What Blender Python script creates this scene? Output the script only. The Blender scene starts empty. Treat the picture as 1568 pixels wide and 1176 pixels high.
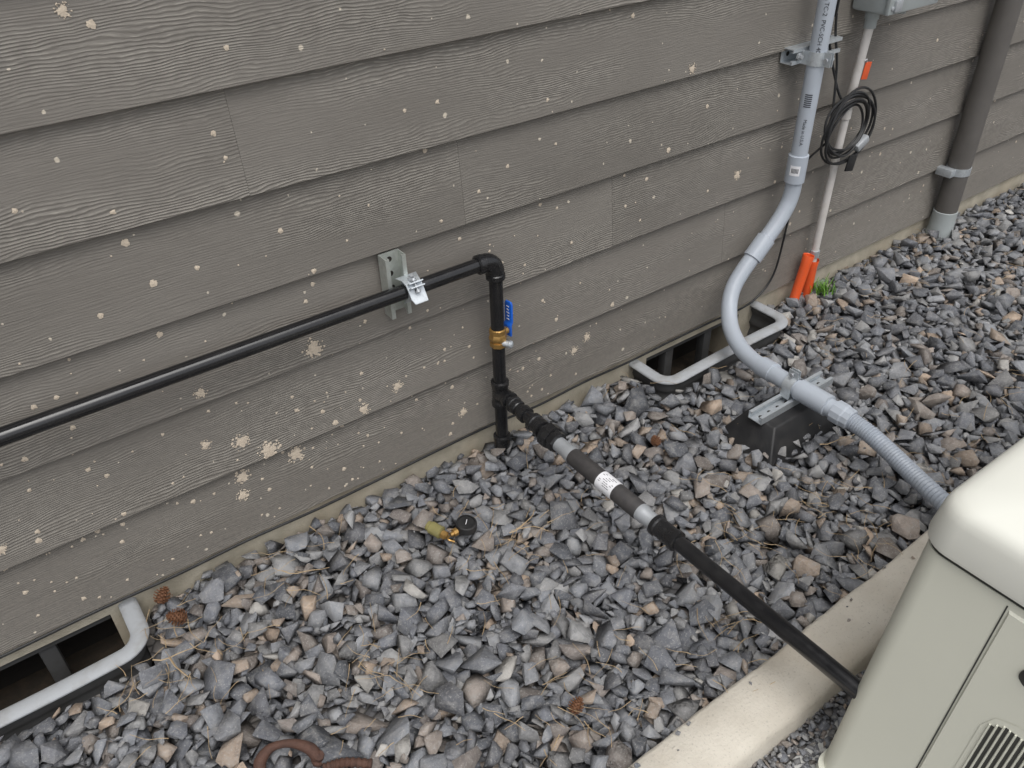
import bpy, bmesh, math, random
import numpy as np
from mathutils import Vector, Matrix
random.seed(7); rng=np.random.default_rng(11)
scene=bpy.context.scene
# ---------------------------------------------------------------- helpers
def link(o,parent=None):
    bpy.context.collection.objects.link(o)
    if parent is not None: o.parent=parent
    return o
def root(name): 
    e=bpy.data.objects.new(name,None); e.empty_display_size=.1
    return link(e)
def mesh_obj(name,verts,faces,mat,parent=None,smooth=False,angle=0.6,bevel=0,bseg=2):
    m=bpy.data.meshes.new(name); m.from_pydata([tuple(v) for v in verts],[],[tuple(f) for f in faces]); m.update()
    bm=bmesh.new(); bm.from_mesh(m); bmesh.ops.recalc_face_normals(bm,faces=bm.faces)
    if bevel>0:
        bmesh.ops.bevel(bm,geom=[e for e in bm.edges if len(e.link_faces)==2 and e.calc_face_angle(0)>.5],offset=bevel,segments=bseg,affect='EDGES',profile=.5)
        smooth=True
    bm.to_mesh(m); bm.free()
    if smooth:
        m.polygons.foreach_set("use_smooth",[True]*len(m.polygons)); m.set_sharp_from_angle(angle=angle)
    if mat: m.materials.append(mat)
    return link(bpy.data.objects.new(name,m),parent)
def box(name,parent,c,s,mat,bevel=0,rot=None):
    hx,hy,hz=s[0]/2,s[1]/2,s[2]/2
    v=[Vector((x,y,z)) for x in(-hx,hx) for y in(-hy,hy) for z in(-hz,hz)]
    if rot is not None: v=[rot@p for p in v]
    v=[p+Vector(c) for p in v]
    f=[(0,1,3,2),(4,6,7,5),(0,4,5,1),(2,3,7,6),(0,2,6,4),(1,5,7,3)]
    return mesh_obj(name,v,f,mat,parent,bevel=bevel)
def catmull(P,n=8):
    P=[Vector(p) for p in P]
    if len(P)<3: return P
    Q=[2*P[0]-P[1]]+P+[2*P[-1]-P[-2]]; out=[]
    for i in range(1,len(Q)-2):
        p0,p1,p2,p3=Q[i-1],Q[i],Q[i+1],Q[i+2]
        for k in range(n):
            t=k/n
            out.append(.5*((2*p1)+(p2-p0)*t+(2*p0-5*p1+4*p2-p3)*t*t+(3*p1-p0-3*p2+p3)*t**3))
    out.append(P[-1]); return out
def tube(name,parent,pts,r,mat,seg=20,caps=True,n=8,curve=True,closed=False,flat=None):
    P=catmull(pts,n) if curve else [Vector(p) for p in pts]
    if closed: P=P[:-1] if (P[0]-P[-1]).length<1e-6 else P
    N=len(P); verts=[];faces=[]
    T=[]
    for i in range(N):
        a=P[(i-1)%N] if (closed or i>0) else P[i]; b=P[(i+1)%N] if (closed or i<N-1) else P[i]
        T.append((b-a).normalized())
    u=T[0].orthogonal().normalized()
    for i in range(N):
        u=(u-T[i]*u.dot(T[i])).normalized(); w=T[i].cross(u)
        rr=r(i/(N-1)) if callable(r) else r
        for k in range(seg):
            a=2*math.pi*k/seg; o=(u*math.cos(a)+w*math.sin(a))*rr
            if flat: o.z*=flat
            verts.append(P[i]+o)
    for i in range(N if closed else N-1):
        j=(i+1)%N
        for k in range(seg):
            k2=(k+1)%seg; faces.append((i*seg+k,i*seg+k2,j*seg+k2,j*seg+k))
    if caps and not closed:
        faces.append(tuple(range(seg))); faces.append(tuple((N-1)*seg+k for k in range(seg)))
    return mesh_obj(name,verts,faces,mat,parent,smooth=True)
def lathe(name,parent,o,d,prof,mat,seg=28,cap=True,angle=0.6):
    o=Vector(o); d=Vector(d).normalized(); u=d.orthogonal().normalized(); w=d.cross(u); V=[];F=[]
    for s,r in prof:
        for k in range(seg):
            a=2*math.pi*(k+.5)/seg; V.append(o+d*s+(u*math.cos(a)+w*math.sin(a))*r)
    for i in range(len(prof)-1):
        for k in range(seg):
            k2=(k+1)%seg; F.append((i*seg+k,i*seg+k2,(i+1)*seg+k2,(i+1)*seg+k))
    if cap: F.append(tuple(range(seg))); F.append(tuple((len(prof)-1)*seg+k for k in range(seg)))
    return mesh_obj(name,V,F,mat,parent,smooth=True,angle=angle)
# ---------------------------------------------------------------- materials
def newmat(name):
    m=bpy.data.materials.new(name); m.use_nodes=True; nt=m.node_tree
    return m,nt,nt.nodes["Principled BSDF"]
def N(nt,t,**k):
    n=nt.nodes.new(t)
    for a,b in k.items(): setattr(n,a,b)
    return n
def setin(n,**k):
    for a,b in k.items(): n.inputs[a.replace("_"," ")].default_value=b
def math_(nt,op,a,b=None,c=None,clamp=False):
    n=N(nt,"ShaderNodeMath",operation=op,use_clamp=clamp)
    for i,v in enumerate((a,b,c)):
        if v is None: continue
        if hasattr(v,"node"): nt.links.new(v,n.inputs[i])
        else: n.inputs[i].default_value=v
    return n.outputs[0]
def mixc(nt,f,a,b,bt='MIX'):
    n=N(nt,"ShaderNodeMix",data_type='RGBA',blend_type=bt)
    for i,v in ((0,f),(6,a),(7,b)):
        if hasattr(v,"node"): nt.links.new(v,n.inputs[i])
        else: n.inputs[i].default_value=v if i==0 else (*v,1)
    return n.outputs[2]
def noise(nt,scale,detail=3,vec=None,rough=.55,dim='3D'):
    n=N(nt,"ShaderNodeTexNoise",noise_dimensions=dim); setin(n,Scale=scale,Detail=detail,Roughness=rough)
    if vec is not None: nt.links.new(vec,n.inputs["Vector"])
    return n.outputs[0]
def maprange(nt,v,a,b,c=0,d=1):
    n=N(nt,"ShaderNodeMapRange"); nt.links.new(v,n.inputs[0])
    for i,x in enumerate((a,b,c,d)): n.inputs[i+1].default_value=x
    return n.outputs[0]
def objco(nt): return N(nt,"ShaderNodeTexCoord").outputs["Object"]
def bump(nt,bs,h,strength,dist=.002):
    b=N(nt,"ShaderNodeBump"); b.inputs["Strength"].default_value=strength; b.inputs["Distance"].default_value=dist
    nt.links.new(h,b.inputs["Height"]); nt.links.new(b.outputs[0],bs.inputs["Normal"])
def simple(name,col,rough=.5,metal=0,dirt=.25,dirtcol=(.25,.23,.2),scale=30,bstr=.15,spec=.5,coat=0):
    m,nt,bs=newmat(name); co=objco(nt)
    n1=noise(nt,scale,3,co)
    c=mixc(nt,maprange(nt,n1,.45,.75,0,dirt),col,dirtcol)
    nt.links.new(c,bs.inputs["Base Color"])
    nt.links.new(maprange(nt,n1,.3,.7,max(rough-.06,.02),min(rough+.10,1)),bs.inputs["Roughness"])
    setin(bs,Metallic=metal); bs.inputs["Specular IOR Level"].default_value=spec
    bs.inputs["Coat Weight"].default_value=coat
    if bstr: bump(nt,bs,noise(nt,scale*6,2,co),bstr,.0015)
    return m
M_black=simple("black_pipe_paint",(.011,.011,.012),.17,0,.08,(.08,.075,.07),25,.05,.65)
M_fit=simple("black_iron_fitting",(.012,.012,.013),.24,0,.10,(.07,.065,.06),60,.25,.6)
M_rubber=simple("black_rubber",(.014,.014,.015),.5,0,.25,(.07,.065,.06),20,.2)
M_sleeve=simple("dark_hose_sleeve",(.045,.042,.042),.55,0,.3,(.11,.10,.09),60,.4)
M_cable=simple("black_cable_jacket",(.015,.015,.016),.4,0,.2,(.1,.1,.09),30,.1)
M_galv=simple("galvanised_steel",(.60,.64,.67),.42,.6,.5,(.40,.42,.44),120,.15)
M_zinc=simple("dull_zinc",(.46,.48,.50),.45,.45,.35,(.31,.32,.33),70,.15)
M_zincy=simple("zinc_plated_strut",(.58,.61,.57),.38,.6,.5,(.38,.39,.36),90,.12)
M_brass=simple("brass",(.50,.30,.10),.34,.75,.4,(.2,.12,.05),80,.2)
M_blue=simple("blue_vinyl",(.010,.12,.60),.4,0,.15,(.05,.1,.3),40,.1)
M_pvc=simple("grey_pvc",(.43,.47,.525),.35,0,.25,(.34,.36,.38),14,.04)
M_pvcf=simple("grey_flexible_conduit",(.33,.365,.42),.42,0,.3,(.27,.28,.29),20,.1)
M_white=simple("white_conduit",(.66,.63,.60),.45,0,.45,(.45,.41,.36),25,.1)
M_label=simple("white_label",(.80,.80,.82),.5,0,.1,(.6,.6,.6),60,0)
M_ink=simple("ink",(.03,.03,.035),.6,0,0,bstr=0)
M_orange=simple("orange_plastic",(.85,.12,.03),.4,0,.3,(.5,.12,.05),50,.1)
M_boxg=simple("grey_box_plastic",(.36,.39,.39),.45,0,.35,(.26,.26,.24),18,.1)
M_down=simple("downspout_paint",(.112,.104,.096),.5,0,.3,(.17,.157,.145),15,.1)
M_well=simple("well_plastic",(.38,.395,.41),.62,0,.6,(.24,.225,.20),26,.25,.35)
M_liner=simple("shaded_well_liner",(.10,.10,.10),.6,.2,.5,(.05,.045,.035),22,.2)  # grey liner, with the shade inside the well put into its colour
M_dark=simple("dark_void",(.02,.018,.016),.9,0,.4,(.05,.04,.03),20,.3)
M_cream=simple("generator_cream_paint",(.63,.63,.54),.38,0,.14,(.55,.54,.46),6,.05)
M_lid=simple("generator_lid_paint",(.74,.74,.67),.33,0,.14,(.65,.64,.56),5,.05)
M_cone=simple("pine_cone",(.17,.075,.035),.7,0,.4,(.07,.035,.02),90,.5)
M_needle=simple("dry_needles",(.42,.31,.18),.7,0,.5,(.22,.14,.08),60,.1)
M_rust=simple("rusty_iron",(.10,.05,.035),.75,.2,.6,(.045,.03,.028),60,.9)
M_green=simple("weed_green",(.12,.28,.03),.6,0,.3,(.2,.3,.05),60,.1)
M_amber=simple("clear_amber_plastic",(.42,.38,.16),.15,0,.3,(.3,.26,.1),60,0)
M_amber.node_tree.nodes["Principled BSDF"].inputs["Transmission Weight"].default_value=.45
# siding ------------------------------------------------------------
def siding_mat():
    m,nt,bs=newmat("painted_fibre_cement_siding"); L=nt.links.new
    co=objco(nt); sp=N(nt,"ShaderNodeSeparateXYZ"); L(co,sp.inputs[0]); x,z=sp.outputs[0],sp.outputs[2]
    rnd=N(nt,"ShaderNodeNewGeometry").outputs["Random Per Island"]; w=math_(nt,'MULTIPLY',rnd,37.0)
    def vec(sx,sz,off=0):
        c=N(nt,"ShaderNodeCombineXYZ"); L(math_(nt,'MULTIPLY_ADD',x,sx,off),c.inputs[0]); L(math_(nt,'MULTIPLY',z,sz),c.inputs[1]); L(w,c.inputs[2]); return c.outputs[0]
    warp=noise(nt,1,2.0,vec(3.8,11),.55)
    warp2=noise(nt,1,1.0,vec(38,44),.5)
    ph=math_(nt,'ADD',math_(nt,'MULTIPLY',z,1120.0),math_(nt,'ADD',math_(nt,'MULTIPLY',warp,54.0),math_(nt,'MULTIPLY',warp2,3.4)))
    s=math_(nt,'MULTIPLY_ADD',math_(nt,'SINE',ph),.5,.5)
    line=math_(nt,'POWER',s,4.0)
    mask=maprange(nt,noise(nt,1,1,vec(1.6,8,5)),.40,.62,.14,1)
    fine=noise(nt,1,2,vec(12,430,3),.6)
    brk=maprange(nt,noise(nt,1,1,vec(45,70,9)),.35,.6,.15,1)
    base=mixc(nt,maprange(nt,noise(nt,1,2,vec(2.5,5,2)),.3,.7),(.186,.171,.151),(.222,.205,.182))
    base=mixc(nt,maprange(nt,fine,.35,.7,0,.34),base,(.135,.123,.108))
    base=mixc(nt,1.0,base,mixc(nt,rnd,(.94,.94,.94),(1.05,1.05,1.05)),'MULTIPLY')
    lf=math_(nt,'MULTIPLY',math_(nt,'MULTIPLY',line,mask),brk)
    base=mixc(nt,math_(nt,'MULTIPLY',lf,.55),base,(.50,.47,.41))
    nz=N(nt,"ShaderNodeTexNoise"); setin(nz,Scale=110.0,Detail=1.0); L(co,nz.inputs["Vector"])
    low=maprange(nt,z,.0,.45,.22,0)
    base=mixc(nt,math_(nt,'MULTIPLY',low,maprange(nt,nz.outputs[0],.35,.65)),base,(.30,.27,.23))
    for sc,thr,rmin,rmax,off in((11.0,.52,.020,.062,0),):
        c=N(nt,"ShaderNodeCombineXYZ"); L(math_(nt,'ADD',x,off),c.inputs[0]); L(z,c.inputs[1])
        add=N(nt,"ShaderNodeVectorMath",operation='MULTIPLY_ADD'); L(nz.outputs[1],add.inputs[0]); add.inputs[1].default_value=(.006,.006,0); L(c.outputs[0],add.inputs[2])
        v=N(nt,"ShaderNodeTexVoronoi",voronoi_dimensions='2D'); setin(v,Scale=sc); L(add.outputs[0],v.inputs["Vector"])
        sc3=N(nt,"ShaderNodeSeparateColor"); L(v.outputs["Color"],sc3.inputs[0])
        rad=math_(nt,'MULTIPLY_ADD',math_(nt,'POWER',sc3.outputs[1],3.0),rmax-rmin,rmin)
        inside=maprange(nt,math_(nt,'DIVIDE',v.outputs["Distance"],rad),.75,1.1,1,0)
        on=math_(nt,'GREATER_THAN',sc3.outputs[0],thr)
        base=mixc(nt,math_(nt,'MULTIPLY',math_(nt,'MULTIPLY',inside,on),.85),base,(.66,.59,.48))
    L(base,bs.inputs["Base Color"]); setin(bs,Roughness=.6); bs.inputs["Specular IOR Level"].default_value=.35
    h=math_(nt,'ADD',math_(nt,'MULTIPLY',math_(nt,'MULTIPLY',s,mask),.9),math_(nt,'MULTIPLY',fine,.8))
    bump(nt,bs,h,.6,.0020)
    return m
M_siding=siding_mat()
M_splat=simple("dried_mud",(.62,.53,.42),.9,0,.7,(.40,.33,.26),160,.3)
def concrete(name,a,b,scale=12,bs_=.3):
    m,nt,bs=newmat(name); co=objco(nt)
    c=mixc(nt,maprange(nt,noise(nt,scale,5,co),.35,.65),a,b)
    c=mixc(nt,maprange(nt,noise(nt,scale*22,1,co),.62,.72,0,.4),c,tuple(q*.55 for q in a))
    c=mixc(nt,maprange(nt,noise(nt,3.1,5,co),.5,.72,0,.6),c,(a[0]*.82,a[1]*.75,a[2]*.66))
    nt.links.new(c,bs.inputs["Base Color"]); setin(bs,Roughness=.9)
    bump(nt,bs,noise(nt,scale*14,4,co),bs_,.003); return m
M_curb=concrete("curb_concrete",(.60,.56,.485),(.52,.48,.41),10,.55)
M_pad=concrete("pad_concrete",(.56,.56,.54),(.47,.47,.45),14,.25)
M_found=concrete("foundation_concrete",(.54,.49,.39),(.40,.36,.28),16,.5)
def stone_mat(name):
    m,nt,bs=newmat(name); L=nt.links.new; co=objco(nt)
    rnd=N(nt,"ShaderNodeNewGeometry").outputs["Random Per Island"]
    cr=N(nt,"ShaderNodeValToRGB"); cr.color_ramp.interpolation='CONSTANT'; e=cr.color_ramp.elements
    cols=[(0,(.148,.155,.172)),(.13,(.198,.206,.222)),(.26,(.115,.121,.134)),(.36,(.248,.254,.266)),(.47,(.172,.177,.190)),(.57,(.215,.214,.214)),
          (.65,(.29,.29,.29)),(.71,(.142,.145,.156)),(.79,(.220,.192,.170)),(.845,(.31,.25,.20)),(.885,(.200,.176,.160)),(.925,(.275,.235,.205)),(.955,(.38,.295,.225)),(.978,(.37,.355,.33))]
    e[0].position=0;e[0].color=(*cols[0][1],1); e[1].position=cols[1][0]; e[1].color=(*cols[1][1],1)
    for p,c in cols[2:]: q=e.new(p); q.color=(*c,1)
    L(rnd,cr.inputs[0])
    wn=N(nt,"ShaderNodeTexWhiteNoise",noise_dimensions='1D'); L(rnd,wn.inputs["W"])
    c=mixc(nt,1.0,cr.outputs[0],mixc(nt,wn.outputs["Value"],(.76,.76,.76),(1.27,1.27,1.27)),'MULTIPLY')
    n1=noise(nt,45,4,co,.68); n2=noise(nt,240,1,co,.7)
    c=mixc(nt,maprange(nt,n1,.48,.70,0,.5),c,(.32,.31,.295))
    c=mixc(nt,maprange(nt,n1,.50,.28,0,.45),c,(.080,.080,.087))
    c=mixc(nt,maprange(nt,n2,.58,.74,0,.5),c,(.41,.40,.385))
    L(c,bs.inputs["Base Color"]); setin(bs,Roughness=.8); bs.inputs["Specular IOR Level"].default_value=.3
    bump(nt,bs,noise(nt,85,3,co,.75),.9,.004); return m
M_stone=stone_mat("crushed_slate")
def ground_mat():
    m,nt,bs=newmat("ground_gravelly_soil"); L=nt.links.new; co=objco(nt)
    v=N(nt,"ShaderNodeTexVoronoi"); setin(v,Scale=32.0); L(co,v.inputs["Vector"])
    v2=N(nt,"ShaderNodeTexVoronoi",feature='DISTANCE_TO_EDGE'); setin(v2,Scale=32.0); L(co,v2.inputs["Vector"])
    sc=N(nt,"ShaderNodeSeparateColor"); L(v.outputs["Color"],sc.inputs[0])
    c=mixc(nt,sc.outputs[0],(.12,.12,.128),(.27,.25,.23))
    c=mixc(nt,maprange(nt,v2.outputs[0],0,.12,.85,0),c,(.03,.028,.025))
    L(c,bs.inputs["Base Color"]); setin(bs,Roughness=.9)
    bump(nt,bs,v2.outputs[0],.8,.02); return m
M_ground=ground_mat()
M_soil_shade=simple("soil_and_vent_shade",(.035,.028,.02),.95,0,.5,(.09,.06,.04),30,.8)  # soil in the wells; also painted shade on the foundation below the vents

# ---------------------------------------------------------------- house
house=root("house")
Z0,EXP=.046,.1995
joints={0:[-1.37,2.29,5.95],1:[-1.83,1.835,5.49],2:[-2.28,1.379,5.03],3:[-2.74,.924,4.58],4:[.454,4.11],5:[-.95,3.0],6:[1.9],7:[.6,4.2]}
def wall_y(z):
    f=((z-Z0)%EXP)/EXP; return -.0210+.0165*f
for k in range(14):
    js=[-4.0]+joints.get(k,[.5+.7*(k%4)])+[8.0]
    zb=Z0+k*EXP
    V=[];F=[]
    for a,b in zip(js[:-1],js[1:]):
        x0=a+.00025;x1=b-.00025; dy=random.uniform(-.0002,.0002)
        prof=[(-.007,zb+.0),(-.0190,zb),(-.0210,zb+.0016),(-.0045,zb+EXP+.0005),(.003,zb+EXP+.02),(.004,zb+.0)]
        nseg=int((x1-x0)/.25)+1; base=len(V); n=len(prof)
        for i in range(nseg+1):
            xx=x0+(x1-x0)*i/nseg; wob=.0010*math.sin(xx*1.7+k*2.1)
            for (y,z) in prof: V.append((xx,y+dy,z+wob))
        for i in range(nseg):
            for j in range(n):
                F.append((base+i*n+j,base+i*n+(j+1)%n,base+(i+1)*n+(j+1)%n,base+(i+1)*n+j))
        F.append(tuple(base+j for j in range(n))); F.append(tuple(base+nseg*n+j for j in range(n)))
    mesh_obj("siding_board_%d"%(k+1),V,F,M_siding,house)
ztop=Z0+14*EXP
box("sheathing",house,(2,.07,(ztop+.07)/2+.03),(11.9,.12,ztop-.07),M_dark)
vents=[(-.54,-.05),(1.56,1.98)]
def found(x0,x1,z0,z1,i,m=None): box("foundation_%d"%i,house,((x0+x1)/2,.0795,(z0+z1)/2),(x1-x0,.171,z1-z0),m or M_found)
found(-4,-.54,-.5,.06,1);found(-.05,1.56,-.5,.06,2);found(1.98,8,-.5,.06,3)
found(-.54,-.05,.0,.06,4);found(1.56,1.98,.0,.06,5);found(-.54,-.05,-.5,-.2,6,M_soil_shade);found(1.56,1.98,-.5,-.2,7,M_soil_shade)  # last two: foundation below the vents, painted dark as the openings' shade
for i,(a,b) in enumerate(vents):
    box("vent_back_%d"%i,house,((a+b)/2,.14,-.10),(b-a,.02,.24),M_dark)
    box("vent_frame_top_%d"%i,house,((a+b)/2,.02,-.012),(b-a-.004,.03,.020),M_liner)
    for q in(.3,.72): box("vent_post_%d"%i,house,(a+(b-a)*q,.03,-.11),(.035,.03,.17),M_liner,bevel=.003)
box("eave",house,(2,-.15,ztop+.06),(12.4,.75,.05),M_down)
box("upper_wall",house,(2,.3,ztop+.02),(11.9,.3,.03),M_dark)

# mud splats on the siding ------------------------------------------
def blob(V,F,x,z,r,jag,n=26):
    b=len(V); y=wall_y(z)-.0012; ph=[random.uniform(0,6.28) for _ in range(4)]
    V.append((x,y-.0008,z))
    for k in range(n):
        a=2*math.pi*k/n
        q=r*(1+jag*(.5*math.sin(3*a+ph[0])+.4*math.sin(5*a+ph[1])+.5*math.sin(9*a+ph[2])+.8*random.uniform(-.6,1)))
        zz=z+q*math.sin(a); V.append((x+q*math.cos(a),wall_y(zz)-.0009 if (zz-Z0)//EXP==(z-Z0)//EXP else y,zz))
    for k in range(n): F.append((b,b+1+k,b+1+(k+1)%n))
V=[];F=[]
big=[(.517,.475,.020),(.319,.312,.017),(.369,.262,.022),(.431,.212,.019),(.301,.212,.016),(.291,.165,.014),(.246,.339,.011),(-.167,.295,.011),
(.266,.471,.012),(.608,.265,.014),(.703,.288,.013),(.533,.262,.009),(.883,.121,.012),(.273,1.174,.009),(.239,1.197,.011),(1.858,.520,.013),(1.308,.182,.012),(1.261,.157,.012),(1.62,.862,.012),
(.221,.817,.009),(.244,.73,.009),(.228,.621,.008),(.471,1.107,.006),(.86,.209,.007),(1.418,1.015,.007),(1.561,.667,.009),(1.391,.262,.009),(-.105,.28,.008),(-.065,.471,.007),(.141,.701,.007),(.5,.757,.007),(.549,.655,.007),(.427,.924,.005),(1.5,.6,.007),(1.24,.5,.006),(1.7,.75,.007),(.35,.15,.006),(.05,.36,.006),(.16,.24,.007),(.62,.36,.006),(.45,.37,.005),(1.05,.75,.006),(.8,.93,.005),(2.35,.92,.008),(2.6,.4,.007),(1.15,.36,.006)]
for x,z,r in big:
    core=r*.72 if r>.010 else r*.75
    blob(V,F,x,z,core,.28 if r>.010 else .18)
    if r>.010:
        for k in range(int(1100*r)+6):
            a=random.uniform(0,6.283); d=r*random.uniform(.8,1.3); zz=z+d*math.sin(a)
            if (zz-.004-Z0)//EXP!=(z-Z0)//EXP or (zz+.004-Z0)//EXP!=(z-Z0)//EXP: continue
            blob(V,F,x+d*math.cos(a),zz,r*random.uniform(.05,.16),.25,8)
for k in range(330):
    x=random.choice([random.uniform(-.5,3.6),random.uniform(-.3,1.2)]); z=abs(random.gauss(.15,.33))+.06
    if ((z-Z0)%EXP)<.006 or ((z-Z0)%EXP)>EXP-.006: continue
    blob(V,F,x,z,random.choice([.0016,.002,.0026,.0034,.0046]),.3,9)
mesh_obj("mud_splatter",V,F,M_splat,house)

# ---------------------------------------------------------------- ground sheet with well holes
wells=[(-.60,-.01,-.145),(1.505,2.050,-.150)]
G=root("ground")
V=[];F=[]
def quad(x0,x1,y0,y1,z=-.06):
    b=len(V); V.extend([(x0,y0,z),(x1,y0,z),(x1,y1,z),(x0,y1,z)]); F.append((b,b+1,b+2,b+3))
quad(-60,60,-60,-.15);quad(-60,-.6,-.15,0.01);quad(-.6,-.01,-.15,-.145);quad(-.01,1.505,-.15,.01);quad(2.05,60,-.15,.01)
quad(-60,-4,.01,60);quad(8,60,.01,60);quad(-4,8,.25,60)
mesh_obj("soil_sheet",V,F,M_ground,G)
for i,(x0,x1,yf) in enumerate(wells):
    W_=root("crawlspace_vent_well"); r=.05; path=[]
    path.append((x0,.0)); path.append((x0,yf+r))
    for k in range(1,8): a=math.pi+k/8*math.pi/2; path.append((x0+r+r*math.cos(a),yf+r+r*math.sin(a)))
    path.append((x0+r,yf)); 
    for k in range(1,24): path.append((x0+r+(x1-x0-2*r)*k/24,yf))
    path.append((x1-r,yf))
    for k in range(1,8): a=1.5*math.pi+k/8*math.pi/2; path.append((x1-r+r*math.cos(a),yf+r+r*math.sin(a)))
    path.append((x1,yf+r)); path.append((x1,0))
    tube("rim",W_,[(px,py,.012+.006*math.sin(px*7+i)) for px,py in path],.0195,M_well,18,curve=False,flat=.48)
    V=[];F=[];nz=24
    for j in range(nz+1):
        z=.008-.30*j/nz; off=.003+.005*math.sin(j*1.6)
        for px,py in path:
            cx=(x0+x1)/2; sx=1-off/((x1-x0)/2); V.append((cx+(px-cx)*sx,py*(1-off/.16),z))
    n=len(path)
    for j in range(nz):
        for k in range(n-1): F.append((j*n+k,j*n+k+1,(j+1)*n+k+1,(j+1)*n+k))
    mesh_obj("corrugated_liner",V,F,M_liner,W_,smooth=True,angle=1.5)
    box("soil_floor",W_,((x0+x1)/2,yf/2,-.24),(x1-x0+.02,-yf+.02,.02),M_soil_shade)
    V=[];F=[]
    for k in range(14):
        x=random.uniform(x0+.05,x1-.05);y=random.uniform(yf+.02,-.02);b=len(V)
        q=[Vector((random.gauss(0,1),random.gauss(0,1),random.gauss(0,.5))).normalized()*random.uniform(.008,.018) for _ in range(4)]
        V+=[Vector((x,y,-.222))+p for p in q]; F+=[(b,b+1,b+2),(b,b+1,b+3),(b,b+2,b+3),(b+1,b+2,b+3)]
    mesh_obj("fallen_debris",V,F,M_stone,W_)

# ---------------------------------------------------------------- gravel (heap-packed stones)
def templates(n):
    out=[]
    while len(out)<n:
        bm=bmesh.new(); 
        b=random.uniform(.56,.96); c=random.uniform(.28,.58)
        for k in range(random.randint(7,12)):
            v=Vector((random.gauss(0,1),random.gauss(0,1),random.gauss(0,1))).normalized()
            s=max(abs(v.x),abs(v.y),abs(v.z)); v=v.lerp(v/s,.74)*random.uniform(.80,1.09)
            bm.verts.new((v.x,v.y*b,v.z*c*1.05))
        bmesh.ops.convex_hull(bm,input=bm.verts)
        bmesh.ops.delete(bm,geom=[v for v in bm.verts if not v.link_faces],context='VERTS')
        bmesh.ops.dissolve_limit(bm,angle_limit=.28,verts=bm.verts,edges=bm.edges)
        if len(out)%3!=0: bmesh.ops.bevel(bm,geom=list(bm.edges),offset=.022,segments=1,affect='EDGES',profile=.5)
        V=np.array([v.co[:] for v in bm.verts])
        mid=(V.max(0)+V.min(0))/2; V=V-mid; ext=np.abs(V).max(0)
        bm.verts.index_update(); F=[[v.index for v in f.verts] for f in bm.faces]
        bm.free()
        if ext[1]<.45*ext[0] or ext[2]>ext[1]: continue
        out.append((V,F,ext))
    return out
TPL=templates(100)
def make_gravel(name,x0,x1,y0,y1,count,size,blocked,mat,top,res=.004,density=None,K=7):
    nx=int((x1-x0)/res); ny=int((y1-y0)/res); H=np.zeros((nx,ny),dtype=np.float32)
    Vs=[];loops=[];counts=[];off=0
    for s in range(count):
        L=size(s/count)
        best=None
        for k in range(K):
            x=random.uniform(x0,x1); y=random.uniform(y0+L*.35,y1-L*.5)
            if density and random.random()>density(x): continue
            if any(bx0-L*.45<x<bx1+L*.45 and by0-L*.45<y<by1+L*.45 for bx0,bx1,by0,by1 in blocked): continue
            i=int((x-x0)/res); j=int((y-y0)/res); m=max(1,int(L*.3/res))
            h=float(H[max(0,i-m):i+m+1:2,max(0,j-m):j+m+1:2].mean())
            if y>-.05: h+=.006
            if best is None or h<best[0]: best=(h,x,y,i,j)
        if best is None: continue
        _,x,y,i,j=best
        tv,tf,ext=TPL[random.randrange(len(TPL))]
        sc=L/2/ext[0]; a=L/2; b=ext[1]*sc; c=ext[2]*sc
        yaw=random.uniform(0,6.283)
        m=int(a/res)+1; i0,i1=max(0,i-m),min(nx,i+m+1); j0,j1=max(0,j-m),min(ny,j+m+1)
        if i1-i0<2 or j1-j0<2: continue
        win=H[i0:i1,j0:j1]
        DX,DY=np.meshgrid(x0+(np.arange(i0,i1)+.5)*res-x,y0+(np.arange(j0,j1)+.5)*res-y,indexing='ij')
        cy,sy=math.cos(yaw),math.sin(yaw)
        U=(DX*cy+DY*sy)/a; Vv=(-DX*sy+DY*cy)/b; R2=U*U+Vv*Vv; mk=R2<.85
        if mk.sum()<2: mk=R2<=R2.min()+1e-6
        dx=DX[mk];dy=DY[mk];hh=win[mk]
        if len(dx)>5:
            A=np.stack([dx,dy,np.ones_like(dx)],1); sol=np.linalg.lstsq(A,hh,rcond=None)[0]; gx,gy=float(sol[0]),float(sol[1])
        else: gx=gy=0
        gx=max(-.8,min(.8,gx*.8+random.gauss(0,.17))); gy=max(-.8,min(.8,gy*.8+random.gauss(0,.17)))
        th=c*np.sqrt(np.clip(1-R2[mk]*.9,.05,1))
        z0=float(np.percentile(hh-(gx*dx+gy*dy)+th,68))
        win[mk]=np.maximum(hh,z0+gx*dx+gy*dy+th*.95)
        nrm=Vector((-gx,-gy,1)).normalized(); q=Vector((0,0,1)).rotation_difference(nrm).to_matrix()@Matrix.Rotation(yaw,3,'Z')
        Rm=np.array(q); P=(tv*sc)@Rm.T+np.array([x,y,z0])
        Vs.append(P)
        for f in tf: loops.extend([q_+off for q_ in f]); counts.append(len(f))
        off+=len(P)
    V=np.concatenate(Vs).astype(np.float32); lvl=float(np.percentile(H,55)); V[:,2]+=top-lvl
    me=bpy.data.meshes.new(name); me.vertices.add(len(V)); me.vertices.foreach_set("co",V.ravel())
    me.loops.add(len(loops)); me.loops.foreach_set("vertex_index",np.array(loops,dtype=np.int32))
    me.polygons.add(len(counts)); cn=np.array(counts,dtype=np.int32)
    me.polygons.foreach_set("loop_start",np.concatenate([[0],np.cumsum(cn)[:-1]]).astype(np.int32))
    me.update(calc_edges=True); me.materials.append(mat)
    print(name,"level",lvl,"stones",len(Vs),"verts",len(V))
    return link(bpy.data.objects.new(name,me))
def sz(t): 
    L=.0318*math.exp(random.gauss(0,.38)); return min(max(L,.011),.070)
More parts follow.
